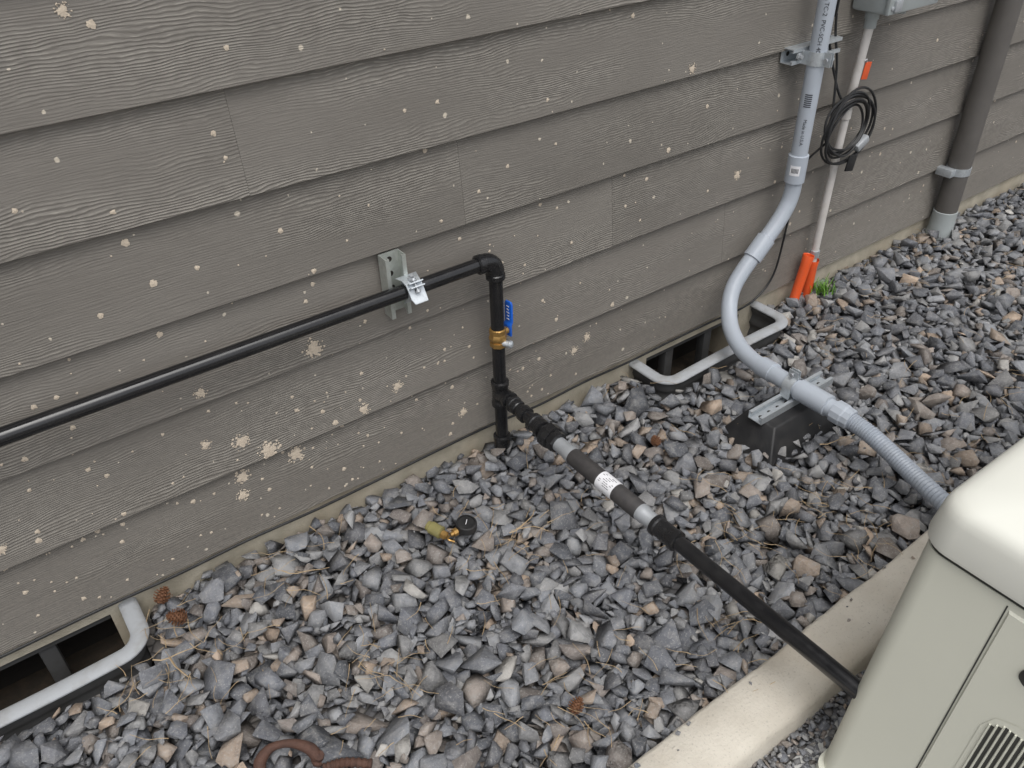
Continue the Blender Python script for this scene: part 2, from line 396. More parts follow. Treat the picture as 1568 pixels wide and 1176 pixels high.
blocked=[(-.62,.01,-.164,.1),(1.488,2.067,-.170,.1),(1.54,1.74,-.51,-.39)]
make_gravel("gravel",-1.2,5.2,-.95,.0,21500,sz,blocked,M_stone,-.004,density=lambda x:1.0 if x<3.8 else .7)
make_gravel("fine_gravel",.1,2.6,-1.14,-1.055,2600,lambda t:min(.022,max(.006,.012*math.exp(random.gauss(0,.3)))),[],M_stone,-.045,res=.002,K=3)

# ---------------------------------------------------------------- concrete curb + pad
curb=root("concrete_curb")
prof=[(-.948,-.12),(-.946,.0),(-.949,.012),(-.957,.019),(-1.0,.021),(-1.040,.019),(-1.057,.012),(-1.064,-.004),(-1.068,-.12)]
segs=[-4,-1.4,.62,2.7,5,8]
for i in range(len(segs)-1):
    a,b=segs[i]+.002,segs[i+1]-.002; n=int((b-a)/.02)+1;V=[];F=[];m=len(prof)
    for k in range(n+1):
        x=a+(b-a)*k/n; w=.0025*math.sin(x*5.1)+.0015*math.sin(x*17)
        for j,(y,z) in enumerate(prof):
            jit=random.gauss(0,.0008) if j in(1,2,3,5,6,7) else 0
            V.append((x,y+w+jit,z+(.0015*math.sin(x*9+y*40)+jit*.6 if z>-.1 else 0)))
    for k in range(n):
        for j in range(m-1): F.append((k*m+j,k*m+j+1,(k+1)*m+j+1,(k+1)*m+j))
    F.append(tuple(range(m)));F.append(tuple(n*m+j for j in range(m)))
    mesh_obj("curb_section_%d"%(i+1),V,F,M_curb,curb,smooth=True,angle=.9)
V=[];F=[]
for k in range(46):
    x=random.uniform(.5,3.0); y=-.95-abs(random.gauss(0,.035)); L=random.uniform(.004,.012)
    if y<-1.05: continue
    tv,tf,ext=TPL[random.randrange(90)]; sc=L/2/ext[0]; b=len(V); a=random.uniform(0,6.28)
    for p in tv: V.append((x+(p[0]*math.cos(a)-p[1]*math.sin(a))*sc,y+(p[0]*math.sin(a)+p[1]*math.cos(a))*sc,.0205+ext[2]*sc*.9+p[2]*sc))
    F+=[tuple(q+b for q in f) for f in tf]
mesh_obj("stone_chips",V,F,M_stone,curb)
box("concrete_pad",None,(1.57,-1.50,-.085),(1.55,.80,.07),M_pad,bevel=.008)

# ---------------------------------------------------------------- gas pipe
R1=.0167; gp=root("gas_pipe"); PX,PY=.966,-.07; ZH=.565
tube("horizontal_run",gp,[(-3.9,PY,ZH+.004),(.93,PY,ZH)],R1,M_black,32,curve=False)
lathe("elbow_collar_a",gp,(.915,PY,ZH),(1,0,0),[(0,.0195),(.003,.0235),(.014,.0235),(.016,.021),(.024,.021)],M_fit)
el=[(.935,PY,ZH)]+[(.935+.031*math.sin(a),PY,ZH-.031+.031*math.cos(a)) for a in [k*math.pi/16 for k in range(1,8)]]+[(.966,PY,ZH-.031)]
tube("elbow_body",gp,el,.0215,M_fit,28,curve=False)
lathe("elbow_collar_b",gp,(PX,PY,ZH-.052),(0,0,1),[(0,.0195),(.003,.0235),(.014,.0235),(.016,.021),(.026,.021)],M_fit)
lathe("drop_pipe_upper",gp,(PX,PY,.37),(0,0,1),[(0,R1),(.16,R1)],M_black,32)
lathe("drop_pipe_lower",gp,(PX,PY,.19),(0,0,1),[(0,R1),(.15,R1)],M_black,32)
lathe("tee_run",gp,(PX,PY,.14),(0,0,1),[(0,.0195),(.002,.0235),(.013,.0235),(.016,.0215),(.062,.0215),(.065,.0235),(.076,.0235),(.078,.0195)],M_fit)
lathe("tee_branch",gp,(PX,PY,.178),(0,-1,0),[(0,.0215),(.030,.0215),(.033,.0235),(.044,.0235),(.046,.019)],M_fit)
lathe("drip_leg",gp,(PX,PY,.02),(0,0,1),[(0,R1),(.13,R1)],M_black,32)
lathe("drip_leg_cap",gp,(PX,PY,-.01),(0,0,1),[(0,.019),(.003,.022),(.036,.022),(.038,.0235),(.047,.0235),(.049,.019)],M_fit)
ZO=lambda y: .178-.012*min(1,max(0,(-y-.1)/.25))
def run(name,ya,yb,prof,mat,seg=28,angle=.6,parent=gp):
    a=Vector((PX,ya,ZO(ya)));b=Vector((PX,yb,ZO(yb)));L=(b-a).length
    return lathe(name,parent,a,b-a,[(s*L,r) for s,r in prof],mat,seg,angle=angle)
run("branch_nipple",-.10,-.30,[(0,R1),(1,R1)],M_black)
run("coupling_a",-.122,-.152,[(0,.019),(.1,.0225),(.35,.0225),(.42,.0205),(.9,.0205),(1,.0185)],M_fit)
run("coupling_b",-.166,-.186,[(0,.0185),(.1,.022),(.9,.022),(1,.0185)],M_fit)
run("coupling_c",-.205,-.252,[(0,.019),(.06,.0235),(.3,.0235),(.36,.021),(.64,.021),(.70,.0235),(.94,.0235),(1,.019)],M_fit)
run("union_hex",-.262,-.290,[(0,.026),(.08,.0315),(.92,.0315),(1,.026)],M_fit,8,.3)
run("union_nut",-.290,-.312,[(0,.025),(.12,.0275),(.85,.0275),(1,.023)],M_fit,8,.3)
flex=root("flexible_gas_connector")
def runf(name,ya,yb,prof,mat,seg=28,angle=.6): return run(name,ya,yb,prof,mat,seg,angle,flex)
runf("steel_end_a",-.310,-.366,[(0,.0185),(.6,.0185),(.7,.0205),(1,.0205)],M_zinc)
runf("sleeve",-.364,-.598,[(0,.0200),(.02,.0215),(.98,.0215),(1,.020)],M_sleeve)
runf("label",-.468,-.520,[(0,.0222),(1,.0222)],M_label)
for k in range(7):
    a=math.radians(80+k*12); rr_=.0224; cx_=PX+rr_*math.cos(a); cz_=.166+rr_*math.sin(a)
    yy=-.474
    while yy>-.512:
        ln=random.uniform(.003,.008)
        if random.random()<.6: box("label_text",flex,(cx_,yy-ln/2,cz_),(.0011,ln,.0005),M_ink,rot=Matrix.Rotation(math.pi/2-a,3,'Y'))
        yy-=ln+.0015
runf("steel_end_b",-.596,-.648,[(0,.0205),(.3,.0205),(.4,.0185),(1,.0185)],M_zinc)
run("coupling_d",-.640,-.675,[(0,.020),(.08,.0245),(.35,.0245),(.45,.0215),(1,.0215)],M_fit)
run("coupling_e",-.675,-.712,[(0,.0215),(.5,.0215),(.6,.0235),(.92,.0235),(1,.019)],M_fit)
run("generator_feed",-.70,-1.20,[(0,R1),(1,R1)],M_black,32)
# valve
va=root("shutoff_valve")
lathe("brass_body",va,(PX,PY,.325),(0,0,1),[(0,.0185),(.002,.0215),(.014,.0215),(.015,.019),(.022,.023),(.030,.023),(.037,.019),(.038,.0215),(.050,.0215),(.052,.0185)],M_brass,8,.3)
lathe("stem",va,(PX+.008,PY,.358),(1,.12,0),[(0,.009),(.022,.009),(.022,.006),(.030,.006)],M_brass,16)
lathe("side_plug",va,(PX+.004,PY-.014,.338),(.55,-.83,0),[(0,.008),(.016,.008),(.018,.0095),(.023,.0095),(.026,.006)],M_galv,16)
hn=Vector((1,.12,0)).normalized(); hs_=hn.cross(Vector((0,0,1))); hc=Vector((PX+.004,PY,0))
hv=[]
for (dx,z,w) in [(.026,.342,.013),(.026,.372,.013),(.031,.380,.0125),(.031,.430,.0125),(.031,.437,.009)]:
    for sy in(-1,1):
        for t in(0,.006):
            p=hc+hn*(dx+t)+hs_*(sy*w); hv.append((p.x,p.y,z))
hf=[]
for i in range(4):
    a=i*4;b=a+4; hf+=[(a,a+2,b+2,b),(a+1,b+1,b+3,a+3),(a,b,b+1,a+1),(a+2,a+3,b+3,b+2)]
hf+=[(0,1,3,2),(16,18,19,17)]
mesh_obj("lever_handle",hv,hf,M_blue,va,bevel=.0018)
for k,zz in enumerate((.388,.397,.406,.415,.424)):
    p=hc+hn*(.0303); box("handle_letter",va,(p.x,p.y,zz),(.0012,.010-.002*(k%2),.0022),M_label)
# strut + clamp
def strut(name,parent,p0,p1,face,w=.041,h=.021,mat=None,t=.0025,lip=.007):
    p0=Vector(p0);p1=Vector(p1);d=(p1-p0).normalized();f=Vector(face).normalized();s=d.cross(f)
    sec=[(-w/2,0),(w/2,0),(w/2,h),(w/2-.0095,h),(w/2-.0095,h-lip),(w/2-.0095+t,h-lip),(w/2-.0095+t,h-t),(w/2-t,h-t),(w/2-t,t),
         (-w/2+t,t),(-w/2+t,h-t),(-w/2+.0095-t,h-t),(-w/2+.0095-t,h-lip),(-w/2+.0095,h-lip),(-w/2+.0095,h),(-w/2,h)]
    n=len(sec);V=[p+s*a+f*b for p in(p0,p1) for a,b in sec]
    F=[(i,(i+1)%n,n+(i+1)%n,n+i) for i in range(n)]
    for q in [[0,1,8,9],[1,2,7,8],[2,3,6,7],[3,4,5,6],[0,9,10,15],[15,10,11,14],[14,11,12,13]]:
        F.append(tuple(q));F.append(tuple(n+k for k in q))
    ob=mesh_obj(name,V,F,mat or M_galv,parent)
    L=(p1-p0).length; k=.025
    while k<L-.01:
        lathe(name+"_slot",parent,p0+d*k+f*(t+.0002),f,[(0,.0065),(.0004,.0065)],M_dark,16); k+=.035
    return ob
def clamp(name,parent,c,axis,toward,R,mat,w=.026,back=.035):
    c=Vector(c);ax=Vector(axis).normalized();f=Vector(toward).normalized();s=ax.cross(f)
    V=[];F=[];t=.0022
    pts=[(-R*.95-.002,-back)]; n=20
    for k in range(n+1):
        a=math.radians(200-220*k/n); pts.append((R*math.cos(a),R*math.sin(a)))
    pts.append((R*.95+.002,-back))
    for q in pts:
        for e in(1.0,1+t/R):
            for z in(-w/2,w/2): V.append(c+s*q[0]*e+f*(q[1]*e if q[1]>-R else q[1])+ax*z)
    for i in range(len(pts)-1):
        a=i*4;b=a+4; F+=[(a,b,b+1,a+1),(a+2,a+3,b+3,b+2),(a,a+2,b+2,b),(a+1,b+1,b+3,a+3)]
    mesh_obj(name+"_band",V,F,mat,parent,smooth=True,angle=.7)
    top=c+f*(R+.001)
    for sd in(-1,1):
        V=[top+s*(sd*.005+sgn*.0013)+f*hh+ax*z for sgn in(-1,1) for hh in(-.002,.022) for z in(-w/2,w/2)]
        mesh_obj(name+"_ear",V,[(0,1,3,2),(4,6,7,5),(0,4,5,1),(2,3,7,6),(0,2,6,4),(1,5,7,3)],mat,parent)
    lathe(name+"_bolt",parent,top+f*.012-s*.015,s,[(0,.006),(.005,.006),(.005,.003),(.027,.003),(.027,.006),(.032,.006)],M_zinc,12)
br=root("pipe_bracket")
strut("strut_channel",br,(.722,-.018,.495),(.722,-.018,.642),(0,-1,0),.050,.034,M_zincy)
clamp("pipe_clamp",br,(.742,PY,ZH),(1,0,0),(0,-.75,.66),R1+.001,M_galv,.034,.028)
V=[];P_=[(-.030,.020,.026),(-.020,.026,.026),(-.002,.026,.021),(.014,.020,.019),(.024,.006,.019),(.032,-.006,.019),(.044,-.014,.016)]
for yy,zz,hw in P_:
    for xx in(.742-hw,.742+hw):
        for t in(0,.0025): V.append((xx,PY-yy-t*.7,ZH+zz+t*.7))
F=[]
for i in range(len(P_)-1):
    a=i*4;b=a+4; F+=[(a,a+2,b+2,b),(a+1,b+1,b+3,a+3),(a,b,b+1,a+1),(a+2,a+3,b+3,b+2)]
F+=[(0,1,3,2),(len(V)-4,len(V)-2,len(V)-1,len(V)-3)]
mesh_obj("clamp_saddle",V,F,M_galv,br,bevel=.0008,bseg=1)
lathe("saddle_slot_a",br,(.742,PY-.0255,ZH+.0075),(0,-.75,.66),[(0,.0045),(.0018,.0045)],M_dark,12)
lathe("saddle_bolt",br,(.742,PY-.004,ZH+.027),(0,-.3,.95),[(0,.008),(.005,.008),(.005,.005),(.012,.005)],M_zinc,6,angle=.3)

# ---------------------------------------------------------------- electrical conduit
ec=root("electrical_conduit"); R2=.0242; CX,CY=2.042,-.08
tube("vertical_run",ec,[(CX,CY,ztop-.05),(CX,CY,.50)],R2,M_pvc,32,curve=False)
lathe("coupling_upper",ec,(CX,CY,.472),(0,0,1),[(0,.0250),(.002,.0292),(.083,.0292),(.085,.0250)],M_pvc,32)
tube("offset_bend",ec,[(CX,CY,.50),(CX,CY,.44),(2.028,CY,.395),(1.99,CY,.345),(1.93,CY,.29),(1.90,CY,.262)],R2,M_pvc,32)
lathe("coupling_mid",ec,(1.957,CY,.315),(-.73,0,-.68),[(0,.0250),(.002,.0290),(.075,.0290),(.077,.0250)],M_pvc,32)
tube("sweep_elbow",ec,[(1.93,CY,.29),(1.868,CY,.232),(1.825,-.087,.190),(1.79,-.110,.150),(1.752,-.155,.115),(1.722,-.215,.095),(1.700,-.28,.090),(1.684,-.35,.095),(1.674,-.42,.103)],R2,M_pvc,32)
tube("horizontal_run",ec,[(1.690,-.325,.0935),(1.674,-.42,.103),(1.668,-.50,.106),(1.668,-.62,.104)],R2,M_pvc,32)
lathe("coupling_a",ec,(1.690,-.330,.094),(-.15,-1,.1),[(0,.0248),(.002,.0285),(.05,.0285),(.052,.0248)],M_pvc,32)
lathe("coupling_b",ec,(1.669,-.475,.106),(0,-1,0),[(0,.0248),(.002,.0300),(.095,.0300),(.097,.0248)],M_pvc,32)
lathe("liquidtight_nut",ec,(1.668,-.590,.105),(0,-1,-.03),[(0,.027),(.002,.0315),(.030,.0315),(.034,.029),(.050,.029),(.053,.0255)],M_pvc,12,angle=.3)
fp=catmull([(1.668,-.62,.104),(1.667,-.70,.095),(1.655,-.79,.080),(1.635,-.88,.070),(1.60,-1.0,.072),(1.57,-1.10,.09),(1.56,-1.20,.11)],34)
tot=len(fp)
tube("flexible_run",ec,fp,lambda u:.0225+.0010*math.sin(u*tot*2*math.pi/3.0),M_pvcf,28,curve=False)
strut("wall_strut",ec,(1.975,-.012,.832),(2.185,-.012,.832),(0,-1,0),.041,.040,M_galv)
clamp("wall_clamp",ec,(CX,CY,.828),(0,0,1),(0,-1,0),R2+.001,M_galv,.036,.030)
lathe("strut_bolt",ec,(1.998,-.052,.832),(0,-1,0),[(0,.010),(.006,.010),(.006,.006),(.014,.006)],M_zinc,6,angle=.3)
nv=Vector((-.82,-.57,0)).normalized()
def ptext(body,z,size,parent,R):
    c=bpy.data.curves.new("print","FONT"); c.body=body; c.size=size; c.materials.append(M_ink); c.align_y='CENTER'
    o=bpy.data.objects.new("printed_text",c); X=Vector((0,0,-1)); Y=nv.cross(X)
    M=Matrix((X,Y,nv)).transposed().to_4x4(); M.translation=Vector((CX,CY,z))+nv*(R+.0009); o.matrix_world=M; link(o); o.parent=parent; return o
ptext("NEMA TC-2  PVC-SCH 40  90C",1.02,.016,ec,R2); ptext("Made in U.S.A.",.665,.013,ec,R2)
side=nv.cross(Vector((0,0,1)))
def plate(name,z,w,h,R,mat,parent,a0=0):
    V=[];F=[];n=8
    for k in range(n+1):
        a=(k/n-.5)*w/R+a0; d=nv*math.cos(a)+side*math.sin(a)
        for zz in(z-h/2,z+h/2): V.append(Vector((CX,CY,zz))+d*R)
    for k in range(n): F.append((2*k,2*k+2,2*k+3,2*k+1))
    return mesh_obj(name,V,F,mat,parent,smooth=True)
plate("coupling_label",.515,.030,.030,.0297,M_label,ec,.1)
for k in range(6): plate("label_bar_%d"%k,.515,.002,.014,.0301,M_ink,ec,.1+(-.3+k*.12))
for k in range(7): plate("barcode_%d"%k,.70+.0055*k,.020,.0028,R2+.0006,M_ink,ec,.1)
# support block
sb=root("conduit_support_block")
def frustum(name,parent,b,t,z0,z1,mat,bevel):
    V=[(b[0],b[2],z0),(b[1],b[2],z0),(b[1],b[3],z0),(b[0],b[3],z0),(t[0],t[2],z1),(t[1],t[2],z1),(t[1],t[3],z1),(t[0],t[3],z1)]
    return mesh_obj(name,V,[(0,1,2,3),(4,5,6,7),(0,1,5,4),(1,2,6,5),(2,3,7,6),(3,0,4,7)],mat,parent,bevel=bevel)
frustum("rubber_base",sb,(1.475,1.790,-.565,-.360),(1.540,1.745,-.510,-.412),-.035,.056,M_rubber,.005)
strut("strut_channel",sb,(1.520,-.458,.057),(1.82,-.458,.057),(0,0,1),.045,.022,M_galv)
clamp("conduit_clamp",sb,(1.670,-.452,.106),(0,-1,0),(0,0,1),R2+.002,M_galv,.03,.03)

# ---------------------------------------------------------------- utility box, white conduit, cables
ub=root("utility_box")
box("enclosure",ub,(2.355,-.075,1.070),(.225,.11,.32),M_boxg,bevel=.010)
box("cover",ub,(2.355,-.136,1.075),(.240,.014,.325),M_boxg,bevel=.005)
lathe("hub_a",ub,(2.285,-.065,.918),(0,0,-1),[(0,.020),(.03,.020),(.031,.017),(.055,.017)],M_boxg,20)
lathe("hub_b",ub,(2.41,-.07,.918),(0,0,-1),[(0,.022),(.02,.022),(.022,.018),(.032,.018)],M_boxg,20)
box("latch",ub,(2.27,-.146,.935),(.03,.01,.03),M_zinc,bevel=.002)
for xx in(2.25,2.46): lathe("cover_screw",ub,(xx,-.143,.93),(0,-1,0),[(0,.006),(.003,.006),(.004,.004)],M_zinc,12)
wc=root("white_conduit")
tube("run",wc,[(2.285,-.065,.87),(2.284,-.06,.78),(2.282,-.05,.55),(2.272,-.05,.14),(2.272,-.05,.0)],.0125,M_white,20)
lathe("joint_a",wc,(2.281,-.052,.60),(0,0,1),[(0,.013),(.002,.0155),(.03,.0155),(.032,.013)],M_white,20)
lathe("joint_b",wc,(2.273,-.05,.135),(0,0,1),[(0,.013),(.002,.0160),(.025,.0160),(.027,.013)],M_zinc,20)
os_=root("orange_conduit_sleeve")
lathe("sleeve_a",os_,(2.202,-.052,-.02),(.035,0,.16),[(0,.0165),(.14,.0170),(.176,.0195),(.178,.0190),(.176,.0170),(.10,.013)],M_orange,20,cap=False)
lathe("sleeve_b",os_,(2.275,-.050,-.02),(.0,0,1),[(0,.0165),(.12,.0170),(.142,.0195),(.144,.0190),(.140,.0170),(.08,.013)],M_orange,20,cap=False)
cc=root("cable_coil")
for k in range(7):
    r=.074+.007*k; cxk=2.255+random.uniform(-.012,.012); czk=.590+random.uniform(-.012,.012); yk=-.078-.006*random.random()-.004*(k%3)
    P=[(cxk+r*math.cos(a)*(1.08+.05*math.sin(2*a+k)),yk+.006*math.sin(a*2+k),czk+r*math.sin(a)*(.93+.05*math.sin(a*2+k*2))) for a in [2*math.pi*q/40 for q in range(40)]]
    tube("loop_%d"%k,cc,P,.0038,M_cable,8,curve=False,closed=True)
box("grey_tie",cc,(2.33,-.088,.525),(.055,.032,.026),M_zinc,bevel=.006,rot=Matrix.Rotation(-.5,3,'Y'))
box("black_tag",cc,(2.295,-.095,.470),(.040,.006,.05),M_cable,bevel=.002,rot=Matrix.Rotation(.2,3,'Y'))
tube("lead_in",cc,[(2.165,-.03,ztop-.1),(2.165,-.03,1.1),(2.17,-.03,.9),(2.185,-.05,.78),(2.180,-.07,.66),(2.17,-.078,.60)],.0037,M_cable,8)
tube("lead_in_b",cc,[(2.15,-.03,ztop-.1),(2.152,-.03,1.1),(2.15,-.03,.95),(2.155,-.03,.85),(2.19,-.06,.72),(2.22,-.078,.66)],.0037,M_cable,8)
ot=root("orange_cable_tag")
box("tag",ot,(2.328,-.058,.735),(.030,.003,.050),M_orange,bevel=.001,rot=Matrix.Rotation(.15,3,'Y'))
tube("tag_tie",ot,[(2.32,-.058,.76),(2.30,-.07,.775),(2.283,-.075,.775)],.0015,M_label,6)
gc=root("ground_cable")
pts=[(2.17,-.078,.56),(2.135,-.04,.49),(2.125,-.030,.40),(2.12,-.028,.25),(2.10,-.028,.12),(2.04,-.028,.06),(1.96,-.028,.040)]
x=1.8
while x>-3.8:
    pts.append((x,-.025-.004*random.random(),.042+random.uniform(-.007,.006))); x-=.17
tube("cable",gc,pts,.0034,M_cable,8)

# ---------------------------------------------------------------- downspout
ds=root("downspout")
tube("pipe",ds,[(3.058,-.065,ztop),(3.058,-.065,.085)],.041,M_down,32,curve=False)
lathe("strap",ds,(3.058,-.065,.232),(0,0,1),[(0,.0415),(0,.0435),(.028,.0435),(.028,.0415)],M_galv,32)
box("strap_tab_a",ds,(3.003,-.048,.246),(.03,.06,.028),M_galv,bevel=.001)
box("strap_tab_b",ds,(3.113,-.048,.246),(.03,.06,.028),M_galv,bevel=.001)
lathe("pvc_adapter",ds,(3.058,-.065,-.03),(0,0,1),[(0,.050),(.030,.049),(.045,.045),(.113,.044),(.115,.041)],M_boxg,28)

# ---------------------------------------------------------------- generator
gen=root("standby_generator")
def rr(x0,x1,y0,y1,r,n=8):
    P=[]
    for cx,cy,a0 in((x1-r,y1-r,0),(x0+r,y1-r,90),(x0+r,y0+r,180),(x1-r,y0+r,270)):
        for k in range(n+1):
            a=math.radians(a0+90*k/n); P.append((cx+r*math.cos(a),cy+r*math.sin(a)))
    return P
def stack(name,parent,levels,mat,angle=.5,captop=True,capbot=True):
    V=[];F=[];n=None
    for z,L in levels:
        n=len(L); V+=[(x,y,z) for x,y in L]
    for i in range(len(levels)-1):
        for k in range(n):
            F.append((i*n+k,i*n+(k+1)%n,(i+1)*n+(k+1)%n,(i+1)*n+k))
    if capbot: F.append(tuple(range(n)))
    if captop: F.append(tuple((len(levels)-1)*n+k for k in range(n)))
    return mesh_obj(name,V,F,mat,parent,smooth=True,angle=angle)
def FX(z): return 1.000-.172*(.52-z)
gx1,gy0,gy1=2.22,-1.775,-1.138
stack("body",gen,[(z,rr(FX(z),gx1-(FX(z)-.99),gy0,gy1-.004,.035)) for z in(-.048,.0,.25,.512)],M_cream)
stack("base_skirt",gen,[(-.050,rr(FX(-.05)-.004,gx1+.09,gy0-.004,gy1,.035)),(-.012,rr(FX(-.05)-.004,gx1+.09,gy0-.004,gy1,.035))],M_cream)
lv=[(.520,.003),(.524,-.002),(.532,-.003),(.580,.003),(.593,.006),(.602,.012),(.608,.022),(.612,.036),(.616,.07),(.621,.12),(.625,.18),(.627,.26)]
levels=[]
for z,i in lv:
    levels.append((z,rr(.994+i,gx1+.01-i,gy0-.004+i,gy1+.002-i,max(.050-.3*i,.012) if i<.1 else .012)))
stack("lid",gen,levels,M_lid,.7)
M_seam=simple("panel_gap",(.045,.045,.04),.8,0,0,bstr=0)
def face_quad(name,pts,mat,off=.0012,parent=gen):
    V=[(FX(z)-off,y,z) for y,z in pts]; return mesh_obj(name,V,[tuple(range(len(V)))],mat,parent)
stack("lid_gap",gen,[(.510,rr(FX(.515)+.001,gx1,gy0,gy1-.006,.035)),(.521,rr(FX(.515)+.001,gx1,gy0,gy1-.006,.035))],M_seam)
face_quad("seam",[(-1.281,.505),(-1.2832,.505),(-1.2862,.0),(-1.284,.0)],M_seam)
out=[(-1.286,.500),(-1.286,.02),(-1.70,.02),(-1.70,.500)]
V=[(FX(z)+.0,y,z) for y,z in out]+[(FX(z)-.004,y+(-.003 if y>-1.5 else .003),z+(-.003 if z>.3 else .003)) for y,z in out]
mesh_obj("end_panel",V,[(4,5,6,7)]+[(k,(k+1)%4,4+(k+1)%4,4+k) for k in range(4)],M_cream,gen)
LO=.0052
lz0,lz1,ly0,ly1=.05,.345,-1.665,-1.328
Vp=[(ly1,lz0),(ly1,lz1-.04),(ly1-.012,lz1-.012),(ly1-.04,lz1),(ly0,lz1),(ly0,lz0)]
V=[(FX(z)-LO,y,z) for y,z in Vp]; mesh_obj("louver_frame",V,[tuple(range(6))],M_cream,gen)
ns=38
for k in range(ns):
    y=ly1-.014-k*(ly1-ly0-.028)/(ns-1); zt_=lz1-.014-max(0,.03-(ly1-y))*.8
    hw=.0023
    V=[(FX(z)-LO-.0006,yy,z) for yy,z in((y-hw,lz0+.01),(y+hw,lz0+.01),(y+hw,zt_),(y-hw,zt_))]
    mesh_obj("louver_slot_%d"%k,V,[(0,1,2,3)],M_seam,gen)
    V=[(FX(z)-LO-dx,yy,z) for dx,yy in((.0,y+hw),(.003,y+hw+.001),(.003,y+hw+.0025),(.0,y+hw+.0034)) for z in(lz0+.01,zt_)]
    mesh_obj("louver_fin_%d"%k,V,[(0,1,3,2),(2,3,5,4),(4,5,7,6),(0,2,4,6),(1,3,5,7)],M_cream,gen)
lathe("round_lock",gen,(FX(.425)-.003,-1.362,.425),(-1,0,-.16),[(0,.026),(.004,.026),(.006,.022),(.007,.010)],M_rubber,28)

# ---------------------------------------------------------------- loose items
pg=root("pressure_gauge")
lathe("case",pg,(.706,-.286,.022),(.05,-.1,1),[(0,.021),(.003,.0255),(.018,.0255),(.021,.0245),(.022,.021),(.0185,.0205)],M_rubber,28)
lathe("dial",pg,(.706,-.286,.0405),(.05,-.1,1),[(0,.0203),(.0008,.0203)],M_cable,28)
box("needle",pg,(.708,-.286,.0425),(.016,.0015,.001),M_label,rot=Matrix.Rotation(.8,3,'Z'))
lathe("stem",pg,(.690,-.286,.030),(-1,-.02,-.05),[(0,.007),(.010,.007),(.010,.010),(.020,.010),(.020,.006),(.028,.006)],M_brass,8,angle=.3)
rg=root("brass_test_fitting")
lathe("brass_hex",rg,(.652,-.288,.030),(-.35,.93,.1),[(0,.006),(.004,.011),(.014,.011),(.015,.008),(.02,.008)],M_brass,6,angle=.3)
lathe("clear_body",rg,(.647,-.273,.032),(-.35,.93,.1),[(0,.011),(.002,.0155),(.032,.0155),(.034,.013),(.042,.012),(.044,.006)],M_amber,20)
tube("bent_handle",rg,[(.652,-.298,.04),(.642,-.31,.046),(.652,-.32,.04)],.0025,M_brass,8)
def cone_(name,c,L,rot):
    R_=root(name); V=[];F=[]
    ax=Vector((math.cos(rot),math.sin(rot),.25)).normalized(); u=ax.orthogonal().normalized(); w=ax.cross(u); c=Vector(c)
    lathe("core",R_,c-ax*L*.45,ax,[(0,.002),(L*.2,L*.22),(L*.5,L*.25),(L*.85,L*.12),(L*.95,.001)],M_cone,12)
    nsc=70
    for k in range(nsc):
        t=k/nsc; a=k*2.39996; s=-L*.45+L*.9*t; rad=L*(.42*math.sin(math.pi*(.18+.75*t)))
        d=u*math.cos(a)+w*math.sin(a); tn=ax.cross(d); p0=c+ax*s+d*rad*.4; p1=c+ax*(s+L*.06)+d*rad
        b=len(V); ww=L*.085*(1.1-.5*t)
        V+=[p0-tn*ww*.6,p0+tn*ww*.6,p1+tn*ww,p1+d*L*.03,p1-tn*ww,p1-ax*L*.05]
        F+=[(b,b+1,b+2,b+3,b+4),(b+2,b+3,b+5),(b+3,b+4,b+5),(b,b+4,b+5),(b+1,b+2,b+5)]
    mesh_obj("scales",V,F,M_cone,R_)
cone_("pine_cone",(.058,-.045,.022),.042,.7)
cone_("pine_cone",(.066,-.124,.022),.046,2.6)
cone_("pine_cone",(1.294,-.321,.014),.034,1.2)
cone_("pine_cone",(.62,-.80,.014),.036,.3)
V=[];F=[]
def strand(p,L,yaw,r,bend):
    b=len(V); n=6; x,y,z=p; a=yaw
    for i in range(n+1):
        rr_=r*(1-.5*i/n)
        for k in range(4):
            q=k*math.pi/2; V.append((x-math.sin(a)*math.cos(q)*rr_,y+math.cos(a)*math.cos(q)*rr_,z+math.sin(q)*rr_))
        x+=math.cos(a)*L/n;y+=math.sin(a)*L/n;z+=.004*math.sin(i*1.3+yaw)*L/.08; a+=bend/n
    for i in range(n):
        for k in range(4): F.append((b+i*4+k,b+i*4+(k+1)%4,b+i*4+4+(k+1)%4,b+i*4+4+k))
for k in range(420):
    if random.random()<.5: cx,cy=random.choice([(.03,-.18),(.05,-.28),(.30,-.15),(.76,-.33),(1.5,-.75),(1.2,-.7),(1.75,-.95),(.62,-.8),(.35,-.5),(1.4,-.9),(1.0,-.88)]); x=random.gauss(cx,.06);y=random.gauss(cy,.06)
    else: x=random.uniform(-.3,3.5);y=random.uniform(-.93,-.02)
    if y>-.01 or y<-1.03: continue
    if -.61<x<0 and y>-.17: continue
    if 1.49<x<2.05 and y>-.18: continue
    strand((x,y,.013+random.uniform(-.004,.01)),random.uniform(.03,.085),random.uniform(0,6.28),random.uniform(.0005,.0010),random.uniform(-1,1))
for p,L,yaw,r,b in [((.30,-.14,.022),.11,-.9,.0016,.9),((.41,-.05,.022),.09,-1.2,.0014,-1.0),((.78,-.36,.022),.10,-.2,.0018,1.1),((.80,-.36,.024),.08,-.5,.0015,-.6),((-.01,-.20,.02),.10,-.6,.0018,1),((.02,-.22,.024),.07,-1.5,.0020,.4),((1.62,-.60,.02),.12,-.5,.0016,.6)]:
    strand(p,L,yaw,r,b)
mesh_obj("pine_needle_litter",V,F,M_needle)
rc=root("rusty_pipe_clamp")
tube("jaw",rc,[(.075,-.560,.008),(.082,-.543,.020),(.108,-.536,.030),(.140,-.550,.032),(.165,-.575,.024),(.172,-.595,.012)],lambda u:.0095+.002*math.sin(u*9),M_rust,12)
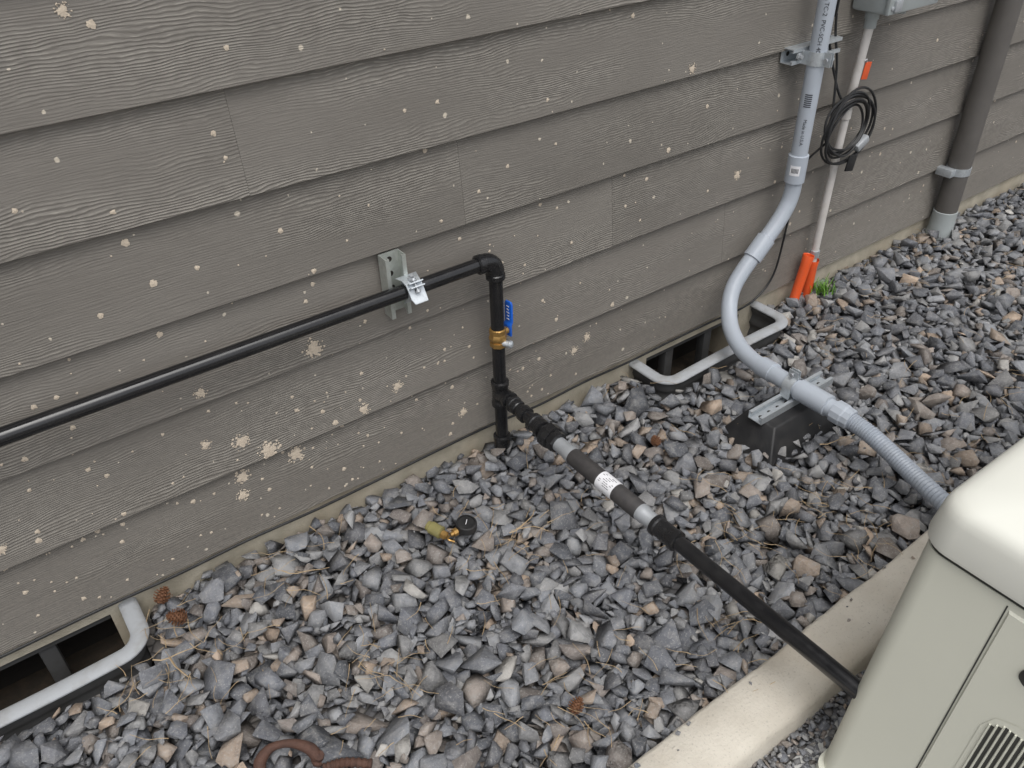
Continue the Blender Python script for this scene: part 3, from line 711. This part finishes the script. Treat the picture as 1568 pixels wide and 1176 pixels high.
lathe("jaw_foot",rc,(.172,-.593,.000),(.1,-.2,1),[(0,.014),(.008,.014),(.012,.010),(.022,.010)],M_rust,8,angle=.3)
tube("screw_bar",rc,[(.17,-.625,.020),(.205,-.640,.024),(.245,-.670,.020)],lambda u:.0085+.0012*math.sin(u*60),M_rust,12,n=20)
V=[];F=[]
for k in range(110):
    x=2.305+random.gauss(0,.020);y=-.092+random.gauss(0,.014);a=random.uniform(0,6.28);L=random.uniform(.015,.045);w=.0022
    b=len(V);dx,dy=math.cos(a),math.sin(a)
    for t in(0,.5,1):
        ww=w*(1-t*.8); px=x+dx*L*.6*t*t;py=y+dy*L*.6*t*t;pz=.008+L*t
        V+=[(px-dy*ww,py+dx*ww,pz),(px+dy*ww,py-dx*ww,pz)]
    F+=[(b,b+1,b+3,b+2),(b+2,b+3,b+5,b+4)]
mesh_obj("weed",V,F,M_green)

# ---------------------------------------------------------------- light, world, camera
w=bpy.data.worlds.new("World"); scene.world=w; w.use_nodes=True; nt=w.node_tree
sky=nt.nodes.new("ShaderNodeTexSky"); sky.sky_type='NISHITA'; sky.sun_disc=False
el_,az=math.radians(68),math.radians(200)
sky.sun_elevation=el_; sky.sun_rotation=az; sky.dust_density=4; sky.air_density=1.0
hs=nt.nodes.new("ShaderNodeHueSaturation"); hs.inputs["Saturation"].default_value=.24; hs.inputs["Value"].default_value=1.2
bg=nt.nodes["Background"]; nt.links.new(sky.outputs[0],hs.inputs["Color"]); nt.links.new(hs.outputs[0],bg.inputs[0]); bg.inputs[1].default_value=.15
sd=bpy.data.lights.new("sun","SUN"); sd.energy=1.35; sd.angle=math.radians(50); sd.color=(1,.99,.97)
so=link(bpy.data.objects.new("sun",sd))
dirv=Vector((math.sin(az)*math.cos(el_),math.cos(az)*math.cos(el_),math.sin(el_)))
so.rotation_euler=dirv.to_track_quat('Z','Y').to_euler(); so.location=dirv*10
cam=bpy.data.cameras.new("camera"); cam.sensor_width=36; cam.lens=29.27; cam.clip_end=300; cam.clip_start=.02
co=link(bpy.data.objects.new("camera",cam))
Xc=Vector((.8078,-.589,-.0245)).normalized(); Zc=Vector((-.4606,-.661,.5904)).normalized(); Yc=Zc.cross(Xc).normalized(); Zc=Xc.cross(Yc).normalized()
Mx=Matrix((Xc,Yc,Zc)).transposed().to_4x4(); Mx.translation=Vector((0,-1.5,1.47)); co.matrix_world=Mx
scene.camera=co
scene.view_settings.view_transform='Standard'; scene.view_settings.look='None'; scene.view_settings.exposure=0
